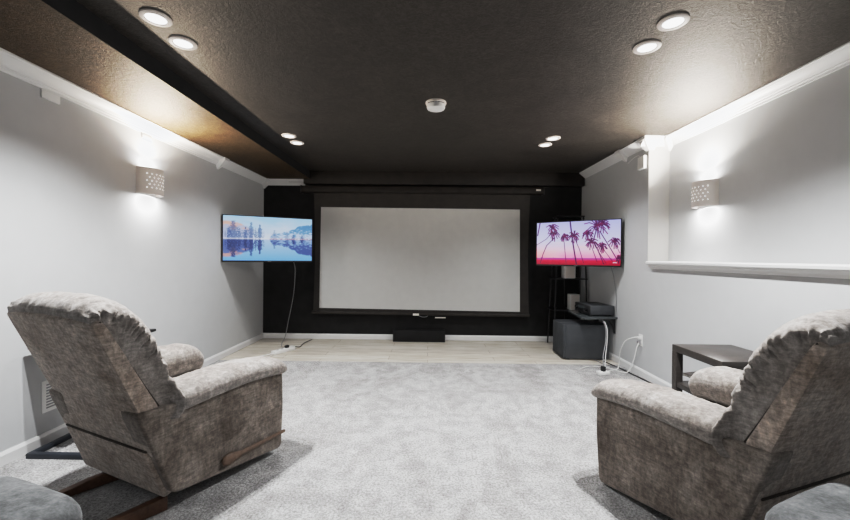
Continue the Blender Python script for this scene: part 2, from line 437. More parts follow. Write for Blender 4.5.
for j in range(NZ + 1):
    for i in range(NX + 1):
        u = i / NX; vv = j / NZ
        x0, x1 = -1.541 - .017 * vv, 1.29 + .017 * vv
        xx = x0 + (x1 - x0) * u
        zt = 1.902 - .012 * u; zb = .462 - .027 * u
        zz = zt + (zb - zt) * vv
        d1 = math.hypot((1 - u) * 2.8, (1 - vv) * 1.45); d2 = math.hypot(u * 2.8, (1 - vv) * 1.45)
        d = min(d1, d2); ang = math.atan2((1 - vv) * 1.45, ((1 - u) if d1 < d2 else u) * 2.8 + 1e-4)
        w = .004 * math.sin(ang * 16) * math.exp(-d / .25) * min(1, d / .06)
        vs.append(L(xx, 5.386 + w * .6, zz))
for j in range(NZ):
    for i in range(NX): fs.append((j * (NX + 1) + i, j * (NX + 1) + i + 1, (j + 1) * (NX + 1) + i + 1, (j + 1) * (NX + 1) + i))
sw.add(vs, fs).build('screen_surface', M['screen_white'], t, smooth=80)
MB().tube([L(-1.66, 5.385, .400), L(1.44, 5.385, .385)], .022, 10).build('bottom_bar', M['screen_black'], t)
MB().box(*[L(1.50, 0, 0)[0], L(1.565, 0, 0)[0]], -.0625, -.0555, -.006, .018).build('label_tag', M['tag'], t)
MB().box(L(-.215, 0, 0)[0], L(-.13, 0, 0)[0], -.03, -.02, L(0, 0, .372)[2], L(0, 0, .40)[2]).build('pull_tag', M['tag'], t)
MB().box(L(.10, 0, 0)[0], L(.25, 0, 0)[0], -.03, -.02, L(0, 0, .338)[2], L(0, 0, .352)[2]).build('pull_tag', M['tag'], t)
MB().tube(smooth_path([L(-.14, 5.355, .372), L(-.08, 5.355, .352), L(-.03, 5.355, .355), L(.0, 5.355, .37)]), .003, 6).build('pull_cord', M['grey_cable'], t)
b = MB().box(-2.02, -1.80, 5.42, 5.475, 2.262, 2.275).build('metal_bracket', M['header']); tag(b, 'short dark bracket beside the left end of the screen housing', 'bracket')

t = empty('centre_speaker', (-.125, 5.37, -.004)); tag(t, 'low black box speaker on the wood floor under the screen', 'speaker')
MB().box(-.371, .371, -.02, .095, 0, .165).build('cabinet', M['black_wall'], t, bevel=.006)
MB().box(-.355, .355, -.028, -.018, .012, .153).build('front_grille', M['black_wall'], t, bevel=.004)

# ------------------------------------------------------------------ televisions
def s2l(c): return tuple(((x / 255 / 12.92) if x / 255 <= .04045 else ((x / 255 + .055) / 1.055) ** 2.4) for x in c)
def mx(a, b, t): t = max(0, min(1, t)); return tuple(x + (y - x) * t for x, y in zip(a, b))
def nz(x, y, s=0): return noise.fractal(Vector((x, y, s)), 1, 2, 4)
def lake(s, t):
    hz = .515 - .03 * s
    refl = t > hz
    q = (hz - t) / hz if not refl else (t - hz) / (1 - hz) * (.93)
    # q: 0 at the horizon, 1 at the frame's edge
    sky = mx((214, 224, 244), (166, 204, 240), q + .25 * nz(s * 5, t * 9, 6))
    if refl: sky = mx((176, 200, 238), (120, 172, 230), q)
    c = sky
    n = nz(s * 14, q * 10, 1)
    # left peach hill
    top = .80 - 2.0 * max(0, s - .10) ** 1.15 + .05 * nz(s * 18, 3)
    if s < .32 and q < top:
        hill = mx((176, 186, 218), (216, 178, 168), sstep(.35, .75, q + .3 * n))
        if refl: hill = mx((104, 122, 172), (196, 160, 160), sstep(.4, .8, q + .35 * n))
        c = mx(c, hill, sstep(0, .08, top - q))
    # right blue hills
    rt = .30 * sstep(.46, .58, s) + .38 * sstep(.62, .90, s) + .10 * sstep(.88, 1, s) + .07 * nz(s * 16, 7)
    if s > .46 and q < rt:
        hill = mx((190, 208, 238), (104, 146, 196), sstep(.08, .5, q + .4 * nz(s * 26, q * 18, 1)))
        if refl: hill = mx((150, 176, 222), (84, 104, 156), sstep(.0, .45, q + .45 * nz(s * 26, q * 18, 1)))
        c = mx(c, hill, sstep(0, .06, rt - q))
    # trees and their mirror images
    for cx, w, h, k in ((.105, .065, .78, .8), (.17, .03, .45, .6), (.06, .03, .5, .6), (.235, .026, .52, .95), (.295, .034, .74, .8), (.345, .016, .5, .6), (.39, .034, .66, .9), (.70, .02, .38, .5), (.775, .022, .22, .85), (.88, .02, .2, .9), (.555, .03, .42, .45)):
        if q < h:
            ww = w * (.35 + .9 * math.sin(min(1, q / h * 1.15 + .12) * PI) ** .6)
            d = abs(s - cx) / ww + 1.0 * nz(s * 70, q * 24, 5)
            if d < 1: c = mx(c, (74, 94, 140) if not refl else (58, 70, 114), max(0, min(1, k * (1 - max(0, d) ** 2))) * (.75 if not refl else .95))
    # shore line
    e = abs(t - hz)
    if e < .03:
        r = sstep(.03, 0, e)
        c = mx(c, (238, 236, 246), .6 * r)
        if s > .5 and nz(s * 40, t * 60, 9) > -.08: c = mx(c, (142, 96, 118), .6 * r)
    return c
PT = [([(.04, 0), (.01, .30)], .011), ([(.205, .24), (.12, .40), (0, .53)], .006), ([(.235, .36), (.13, .55), (.085, .75), (.05, .96)], .008), ([(.35, .41), (.365, .68), (.38, .95)], .006),
      ([(.425, 0), (.455, .43), (.505, .97)], .012), ([(.48, .38), (.54, .64), (.59, .95)], .006), ([(.735, .2), (.705, .42)], .009), ([(.775, .25), (.89, .62), (.98, .92)], .008),
      ([(.67, .52), (.745, .92)], .006), ([(.715, .50), (.77, .74), (.82, .97)], .008), ([(.715, .55), (.845, .95)], .005), ([(.81, .63), (.92, .92)], .005), ([(.94, .5), (.99, .72)], .005)]
PCR = [(.205, .13, .075), (.225, .27, .07), (.36, .35, .05), (.475, .33, .072), (.63, .29, .062), (.74, .11, .13), (.80, .07, .09), (.68, .48, .07), (.80, .58, .062), (.935, .48, .062), (.995, .84, .05)]
rp = random.Random(11)
FR = []
for cx, cy, r in PCR:
    for k in range(15):
        a = k / 15 * 2 * PI + rp.uniform(-.2, .2); ln = r * rp.uniform(.75, 1.2)
        p0 = (cx, cy); p1 = (cx + ln * .6 * math.cos(a), cy + 1.77 * ln * .6 * math.sin(a) - .02); p2 = (cx + ln * math.cos(a), cy + 1.77 * ln * math.sin(a) + .035)
        FR.append(([p0, p1, p2], .0075))
def segd(px, py, a, b):
    ax, ay = a; bx, by = b; ay /= 1.77; by /= 1.77; py /= 1.77
    dx, dy = bx - ax, by - ay; l2 = dx * dx + dy * dy
    t = max(0, min(1, ((px - ax) * dx + (py - ay) * dy) / l2)) if l2 else 0
    return math.hypot(px - ax - dx * t, py - ay - dy * t)
def palms(s, t):
    if t < .45: c = mx((186, 190, 242), (214, 214, 246), t / .45)
    elif t < .66: c = mx((214, 214, 246), (240, 208, 230), (t - .45) / .21)
    else: c = mx((240, 205, 225), (246, 162, 196), (t - .66) / .17)
    c = mx(c, (248, 214, 214), .55 * max(0, nz(s * 3, t * 9, 2)) * sstep(.3, .6, t))
    if s < .3: c = mx(c, (252, 190, 170), .5 * sstep(.55, .78, t) * (1 - s / .3))
    if t > .84 + .008 * nz(s * 20, 1): c = mx((168, 110, 170), (196, 80, 130), (t - .84) / .04)
    if t > .895 + .008 * nz(s * 30, 4): c = mx((216, 48, 88), (150, 22, 62), (t - .895) / .105 + .3 * nz(s * 25, t * 40))
    cov = 0; tr = 0
    for pts, w in PT:
        for a, b in zip(pts, pts[1:]):
            d = segd(s, t, a, b)
            if d < w: tr = max(tr, sstep(w, w * .3, d))
    for pts, w in FR:
        if abs(s - pts[0][0]) > .16: continue
        for a, b in zip(pts, pts[1:]):
            d = segd(s, t, a, b)
            if d < w: cov = max(cov, sstep(w, w * .4, d))
    c = mx(c, (70, 34, 78), .92 * tr)
    c = mx(c, mx((66, 26, 72), (112, 36, 84), .5 + nz(s * 30, t * 20)), .92 * cov)
    # small white channel mark in the corner
    if .92 < s < .965 and .925 < t < .955 and nz(s * 240, t * 30, 3) > -.15: c = mx(c, (240, 220, 230), .85)
    return c
def vivid(c, more):
    g = sum(c) / 3; return tuple(max(0, min(255, g + (x - g) * (1.2 if more else .98) - 14)) for x in c)
def screen_mat(name, strength):
    m, nt, b = mat(name)
    a = N(nt, 'ShaderNodeAttribute', attribute_name='picture')
    nt.links.new(a.outputs['Color'], b.inputs['Emission Color']); b.inputs['Emission Strength'].default_value = strength
    b.inputs['Base Color'].default_value = (.01, .01, .012, 1); b.inputs['Roughness'].default_value = .3
    return m
def tv(pl, pr, z0, z1, paint, label, cat, strength):
    # pl, pr: floor positions of the front face's left and right edge
    pl, pr = Vector(pl), Vector(pr); mid = (pl + pr) / 2; d = pr - pl; rz = math.atan2(d.y, d.x); w = d.length / 2; h = (z1 - z0) / 2
    t = empty('television', (mid.x, mid.y, (z0 + z1) / 2), rz); tag(t, label, cat, 'wall mounted televisions')
    fr = MB()   # bezel as a ring
    o = [(-w, -h), (w, -h), (w, h), (-w, h)]; i_ = [(-w + .008, -h + .018), (w - .008, -h + .018), (w - .008, h - .009), (-w + .008, h - .009)]
    fr.loft([[(x, .0, z) for x, z in i_], [(x, -.004, z) for x, z in i_], [(x, -.004, z) for x, z in o], [(x, .024, z) for x, z in o]], cap=False).build('bezel', M['black'], t, smooth=20)
    MB().loft([[(x, .024, z) for x, z in o], [(x * .97, .030, z * .97) for x, z in o], [(x * .8, .052, z * .8 - .02) for x, z in o]]).build('rear_case', M['black'], t, smooth=20)
    nx, ny = 240, 135; vs = []; fs = []; cols = []
    x0, x1, zt, zb = -w + .008, w - .008, h - .009, -h + .018
    for j in range(ny + 1):
        for i in range(nx + 1):
            s, q = i / nx, j / ny
            vs.append((x0 + (x1 - x0) * s, -.0005, zt + (zb - zt) * q)); cols += [*s2l(vivid(paint(s, q), paint is palms)), 1]
    for j in range(ny):
        for i in range(nx): fs.append((j * (nx + 1) + i, (j + 1) * (nx + 1) + i, (j + 1) * (nx + 1) + i + 1, j * (nx + 1) + i + 1))
    me = bpy.data.meshes.new('screen'); me.from_pydata(vs, [], fs)
    at = me.color_attributes.new('picture', 'FLOAT_COLOR', 'POINT'); at.data.foreach_set('color', cols)
    me.materials.append(screen_mat('lit_picture_' + paint.__name__, strength))
    so = bpy.data.objects.new('screen', me); COL.objects.link(so); so.parent = t
    MB().box(-.02, .02, -.006, -.0035, -h + .005, -h + .010).build('logo_strip', M['grey_cable'], t)
    return t
tl = tv((-2.386, 4.345), (-1.487, 4.82), 1.123, 1.676, lake, 'left television showing a misty blue lake with trees', 'television', 1.25)
trr = tv((1.376, 4.848), (2.160, 4.258), 1.108, 1.656, palms, 'right television showing palm trees against a pink sunset', 'television', 1.25)
# wall arms behind the televisions
MB().box(-.06, .06, .05, .07, -.10, .10).tube([(0, .06, 0), (-.22, .22, 0), (-.10, .37, 0)], .016, 8).build('mount_arm', M['blackmetal'], tl)
MB().box(-.06, .06, .05, .07, -.10, .10).tube([(0, .06, 0), (.10, .20, 0), (.06, .30, 0)], .016, 8).build('mount_arm', M['blackmetal'], trr)

# ------------------------------------------------------------------ rack, wall shelf, subwoofer, receiver in the right corner
t = empty('rack', (1.95, 5.25, -.004)); tag(t, 'tall black metal rack with shelves in the right corner behind the television', 'rack')
for sx, x0, x1 in ((-1, -.235, -.165), (1, .222, .192)):
    MB().tube([(x0, -.10, 0), (x0 + (x1 - x0) * .5, -.06, .95), (x1, .02, 1.80)], .011, 8).build('pole', M['blackmetal'], t)
    MB().tube([(x0 if sx < 0 else x0, .17, 0), (x1, .13, 1.80)], .011, 8).build('pole', M['blackmetal'], t)
for z, hx in ((.50, .235), (.93, .22), (1.40, .20), (1.79, .18)):
    MB().box(-hx, min(hx, .22), -.115 + .05 * z / 1.8, .185, z - .012, z + .004).build('shelf', M['blackmetal'], t, bevel=.003)
MB().tube([(.0, .16, .3), (-.01, .165, 1.0), (-.005, .16, 1.6)], .006, 6).build('cable_channel', M['black'], t)

t = empty('wall_shelf', (XR, 4.66, .525)); tag(t, 'dark glass wall shelf under the receiver on the right wall', 'shelf')
pl_ = [(-.43, -.28), (-.40, -.33), (0, -.26), (0, .34), (-.34, .34), (-.38, .30)]
MB().prism(pl_, lambda a, b_: (a, b_, 0), lambda a, b_: (a, b_, -.022)).build('shelf_board', M['darkglass'], t, bevel=.003)
for y in (-.20, .24):
    g = MB().prism([(0, -.022), (0, -.20), (-.018, -.20), (-.03, -.11), (-.075, -.055), (-.16, -.038), (-.16, -.022)], lambda a, z: (a, y - .012, z), lambda a, z: (a, y + .012, z)).build('bracket', M['blackmetal'], t, bevel=.002)

t = sub_ = empty('subwoofer', (1.615, 4.50, -.004)); tag(t, 'large charcoal box subwoofer on the floor below the glass wall shelf', 'speaker')
MB().box(.03, .54, 0, .40, .012, .42).build('cabinet', M['charcoal'], t, bevel=.008)
MB().box(0, .032, .004, .396, .016, .416).build('front_grille', M['charcoal2'], t, bevel=.008)
for x in (.07, .48):
    for y in (.05, .35): MB().lathe([(.02, 0), (.02, .014)], (x, y, 0), 14).build('foot', M['black'], t)

t = rcv = empty('receiver', (1.893, 4.455, .5255)); tag(t, 'black audio receiver on the dark glass wall shelf', 'receiver')
MB().box(.015, .295, 0, .43, .014, .122).build('case', M['charcoal'], t, bevel=.004)
MB().box(0, .017, -.002, .432, .016, .12).build('front_panel', M['blackmetal'], t, bevel=.004)
for y, r, z in ((.07, .022, .072), (.36, .026, .072)):
    k = MB().lathe([(r, 0), (r, .018), (r * .85, .022)], n=20)
    for p in k.v: p.xyz = Vector((-p.z, p.y + y, p.x + z))
    k.build('knob', M['knob'], t)
MB().box(-.003, .002, .12, .31, .065, .10).build('display', M['darkglass'], t)
v = MB()
for i in range(10): v.box(.06, .25, .05 + i * .035, .062 + i * .035, .1215, .1235)
v.build('vent_slots', M['blackmetal'], t)
for x in (.04, .26):
    for y in (.04, .39): MB().lathe([(.014, 0), (.016, .015)], (x, y, 0), 12).build('foot', M['black'], t)

def satellite(x, y, z, w, h, label):
    t = empty('small_speaker', (x, y, z)); tag(t, label, 'speaker', 'small white speakers on the black rack')
    MB().box(-w, w, -w * .8, w, 0, h).build('cabinet', M['white_plastic'], t, bevel=.008)
    MB().box(-w * .8, w * .8, -w * .8 - .005, -w * .8 + .002, .01, h - .01).build('front_grille', M['ringgrey'], t, bevel=.003)
satellite(1.925, 5.21, .9305, .075, .185, 'white box speaker on the upper shelf of the black rack, just below the television')
satellite(1.995, 5.20, .5005, .065, .215, 'white box speaker on the lower rack shelf behind the receiver')

# ------------------------------------------------------------------ cords and power strips
def cord(pts, r, m, label, owner=None, name='extension_cord', n=8):
    o = MB().tube(smooth_path(pts, n), r, 6).build(name, m)
    if owner is None: return tag(o, label, 'cord')
    bpy.context.view_layer.update()
    o.parent = owner; o.matrix_parent_inverse = owner.matrix_world.inverted()
    return o
t = ps1 = empty('power_strip', (-1.80, 4.715, -.004), math.radians(62)); tag(t, 'white power strip on the wood floor under the left television', 'power strip')
MB().box(-.17, .15, -.036, .036, 0, .045).build('body', M['white_plastic'], t, bevel=.006)
for x in (-.10, -.03, .04): MB().box(x - .014, x + .014, -.012, .012, .044, .0462).build('socket', M['grey_cable'], t)
MB().box(.02, .065, -.02, .02, .044, .075).build('plug', M['black'], t, bevel=.004)
cord([(-1.80, 4.90, 1.20), (-1.90, 5.32, 1.10), (-1.925, 5.44, .95), (-1.955, 5.455, .62), (-2.02, 5.44, .25), (-2.03, 5.36, .06), (-1.98, 5.10, .012), (-1.88, 4.86, .012), (-1.81, 4.76, .05)], .005, M['grey_cable'], 'thin grey cord', tl, 'power_cord')
cord([(-1.72, 4.86, .03), (-1.68, 4.95, .006), (-1.70, 5.15, .005), (-1.66, 5.40, .006)], .005, M['black'], 'black cord', ps1, 'supply_cord')
cord([(-1.88, 4.57, .015), (-1.98, 4.45, .006), (-2.10, 4.25, .008), (-2.14, 4.05, .008), (-2.22, 3.92, .008), (-2.30, 3.70, .008), (-2.33, 3.40, .008)], .006, M['white_plastic'], '', ps1, 'supply_cord')
cord([(-1.87, 4.58, .02), (-1.88, 4.40, .006), (-1.97, 4.20, .008), (-2.10, 4.14, .008), (-2.2, 3.98, .008)], .004, M['white_plastic'], '', ps1, 'supply_cord')

t = ps2 = empty('power_strip', (1.825, 3.935, 0), math.radians(15)); tag(t, 'small white power strip on the carpet in front of the subwoofer', 'power strip')
MB().box(-.06, .06, -.035, .035, 0, .035).build('body', M['white_plastic'], t, bevel=.006)
MB().box(-.018, .018, -.02, .02, .034, .085).build('plug', M['black'], t, bevel=.004)
cord([(2.02, 4.46, .50), (2.02, 4.36, .47), (2.00, 4.26, .40), (1.97, 4.20, .28), (1.90, 4.10, .16), (1.845, 3.98, .12), (1.83, 3.94, .085)], .0055, M['grey_cable'], '', rcv, 'power_cord')
cord([(2.03, 4.46, .50), (2.03, 4.35, .47), (2.012, 4.255, .40), (1.984, 4.195, .28), (1.92, 4.09, .15), (1.87, 3.99, .05), (1.87, 3.97, .02)], .004, M['white_plastic'], '', rcv, 'power_cord')
xc1 = cord([(2.178, 3.915, .395), (2.13, 3.93, .39), (2.09, 4.02, .33), (2.07, 4.08, .20), (2.08, 4.12, .06), (2.05, 4.10, .008), (1.95, 4.05, .008), (1.88, 3.97, .02)], .005, M['white_plastic'], 'white extension cord arching from the upper plug of the right wall outlet')
xc2 = cord([(2.178, 3.905, .345), (2.15, 3.90, .30), (2.13, 3.92, .16), (2.10, 3.96, .03), (2.05, 4.0, .008), (1.96, 4.16, .008), (1.80, 4.20, .008), (1.65, 4.10, .008)], .005, M['white_plastic'], 'white extension cord falling straight from the lower plug of the right wall outlet')
for z, own in ((.389, xc1), (.345, xc2)):
    MB().box(XR - .036, XR - .0095, 3.898, 3.932, z - .014, z + .014).build('plug', M['white_plastic'] if z > .37 else M['grey_cable'], own, bevel=.004)
cord([(2.05, 4.42, .008), (2.10, 4.15, .008), (2.13, 3.9, .008), (2.165, 3.5, .008), (2.165, 3.1, .008), (2.16, 2.75, .008)], .006, M['black'], 'black cord lying along the right baseboard toward the end table')
cord([(1.98, 4.50, .008), (2.0, 4.30, .008), (2.07, 4.20, .008), (2.15, 4.10, .008)], .005, M['grey_cable'], '', sub_, 'power_cord')
cord([(2.12, 4.42, 1.12), (2.175, 4.46, 1.0), (2.19, 4.43, .8), (2.188, 4.42, .62), (2.185, 4.42, .54)], .004, M['grey_cable'], '', trr, 'power_cord')

# ------------------------------------------------------------------ end table by the right wall and what lies on it
TX0, TX1, TY0, TY1, TH = 1.760, 2.183, 2.27, 2.735, .593
t = empty('end_table', ((TX0 + TX1) / 2, (TY0 + TY1) / 2, 0)); tag(t, 'grey brown square end table against the right wall beside the recliner', 'table')
hx, hy = (TX1 - TX0) / 2, (TY1 - TY0) / 2
MB().box(-hx, hx, -hy, hy, TH - .048, TH).build('tabletop', M['table'], t, bevel=.003)
for sx in (-1, 1):
    for sy in (-1, 1):
        MB().box(*sorted((sx * hx, sx * (hx - .048))), *sorted((sy * hy, sy * (hy - .048))), 0, TH - .048).build('leg', M['table'], t, bevel=.002)
MB().box(-hx + .004, hx - .004, -hy + .05, hy - .05, .30, .335).box(-hx + .05, hx - .05, -hy + .01, hy - .01, .302, .333).build('shelf', M['table'], t, bevel=.002)
b = empty('white_box', (1.86, 2.50, .3355), .15); tag(b, 'small white box on the lower shelf of the end table', 'box')
MB().box(-.06, .06, -.07, .07, 0, .085).build('box_body', M['white_plastic'], b, bevel=.004)
MB().box(-.063, .063, -.073, .073, .07, .09).build('lid', M['ringgrey'], b, bevel=.003)
b = empty('notebook', (1.845, 2.49, .4262), .25); tag(b, 'dark notebook lying on the small white box', 'book')
MB().box(-.12, .09, -.09, .09, .012, .016).box(-.12, .09, -.09, .09, 0, .003).box(.087, .09, -.09, .09, 0, .016).build('cover', M['table'], b, bevel=.001)
MB().box(-.112, .087, -.084, .084, .003, .012).build('pages', M['tag'], b)
b = empty('phone', (1.752, 2.475, .3362), 0); tag(b, 'dark flat phone leaning against the small white box on the shelf', 'phone')
g = MB().box(-.006, .004, -.04, .04, 0, .085)
for p in g.v: p.rotate(Matrix.Rotation(.52, 3, 'Y'))
dz = min(p.z for p in g.v)
for p in g.v: p.z -= dz; p.x -= .012
g.build('body', M['black'], b, bevel=.002)

# ------------------------------------------------------------------ side table with a bent metal base behind the left recliner
t = empty('side_table', (-2.33, 2.19, 0)); tag(t, 'low dark side table with tube base behind the left recliner', 'table')
MB().box(-.012, .36, -.015, .015, 0, .03).box(-.012, .018, .015, .62, 0, .03).build('base_frame', M['bluemetal'], t, bevel=.004)
MB().box(-.012, .018, .56, .59, .03, .63).build('post', M['bluemetal'], t, bevel=.003)
MB().box(-.040, .31, .02, .60, .63, .65).build('tabletop', M['black'], t, bevel=.004)

# ------------------------------------------------------------------ recliners
def rpoly(pts, r, n=5):
    # round the corners of a polygon
    out = []; pts = [Vector(p) for p in pts]; m = len(pts)
    for i in range(m):
        a, b, c = pts[i - 1], pts[i], pts[(i + 1) % m]
        rr = min(r, (a - b).length * .45, (c - b).length * .45)
        p0 = b + (a - b).normalized() * rr; p1 = b + (c - b).normalized() * rr
        for k in range(n + 1):
            t_ = k / n; out.append(p0 * (1 - t_) ** 2 + b * 2 * t_ * (1 - t_) + p1 * t_ ** 2)
    return out
def resample(pts, n):
    pts = [Vector(p) for p in pts]; d = [0]
    for a, b in zip(pts, pts[1:]): d.append(d[-1] + (b - a).length)
    out = []
    for k in range(n):
        x = d[-1] * k / (n - 1); i = 0
        while i < len(d) - 2 and d[i + 1] < x: i += 1
        f = (x - d[i]) / max(1e-9, d[i + 1] - d[i]); out.append(pts[i].lerp(pts[i + 1], f))
    return out
def padded_panel(poly, u0, u1, r=.02, bulge=0.0):
    # fabric panel: rounded outline in (v,z), thickness along u, puffed outer edges
    base = rpoly(poly, .035)
    cen = sum(base, Vector((0, 0))) / len(base)
    m = MB(); secs = []
    def ring(u, inset):
        out = []
        for p in base:
            d = (p - cen); q = p - d.normalized() * inset
            out.append((u, q.x, q.y))
        return out
    sg = 1 if u1 > u0 else -1
    for k in range(6):
        a = PI / 2 * k / 5; secs.append(ring(u0 + sg * r * (1 - math.cos(a)), r * (1 - math.sin(a))))
    for k in range(6):
        a = PI / 2 * (5 - k) / 5; secs.append(ring(u1 - sg * r * (1 - math.cos(a)), r * (1 - math.sin(a))))
    return m.loft(secs)

def recliner_side(root, s, far):
    F, FP = M['chenille'], M['chenille_lit']
    ky = .79 if far else 1
    side = [(.0, .115), (.655 * ky, .035), (.668 * ky, .30), (.66 * ky, .51), (.10, .525), (-.150, .535), (-.138, .49)]
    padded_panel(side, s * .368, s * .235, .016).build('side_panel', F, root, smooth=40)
    # arm pad: rounded roll that overhangs the side panel and closes at the front
    secs = []; nv = 48
    for i in range(nv + 1):
        x = i / nv; v_ = .012 + .681 * x * ky
        e = 1 - max(0, (x - .88) / .12) ** 2.2; e = max(.0, e) ** .5
        b_ = 1 - max(0, (.06 - x) / .06) ** 2; b_ = max(.0, b_) ** .5
        k = max(.04, min(e, b_))
        hw = .130 * (.55 + .45 * k) * (1 + .04 * math.sin(x * 4)); h0 = (.094 if far else .076) - .012 * x; hh = h0 * k
        if far: top = .604 + .040 * sstep(0, .5, x) - .030 * sstep(.80, 1, x)
        else: top = .596 + .014 * math.sin(x * PI) - .016 * sstep(.5, 1, x) - .010 * sstep(.85, 1, x)
        zc = top - h0; uc = .279
        sec = []
        for q in range(36):
            a = 2 * PI * q / 36; ca, sa = math.cos(a), math.sin(a)
            ex = abs(ca) ** .75 * (1 if ca > 0 else -1); ez = abs(sa) ** .85 * (1 if sa > 0 else -1)
            if sa < 0: ez *= .60
            uu = uc + hw * ex; zz = zc + hh * ez
            wv = noise.noise(Vector((v_ * 26, uu * 4, s * 3.1))) * .0045 + noise.noise(Vector((v_ * 70, uu * 9, s * 7.7))) * .002
            zz += wv * (1 if sa > -.3 else .3)
            if ca < -.2 and sa < 0: zz -= .05 * abs(sa) * k
            sec.append((s * uu, v_, zz))
        secs.append(sec)
    MB().loft(secs).build('arm_pad', FP, root, smooth=70)

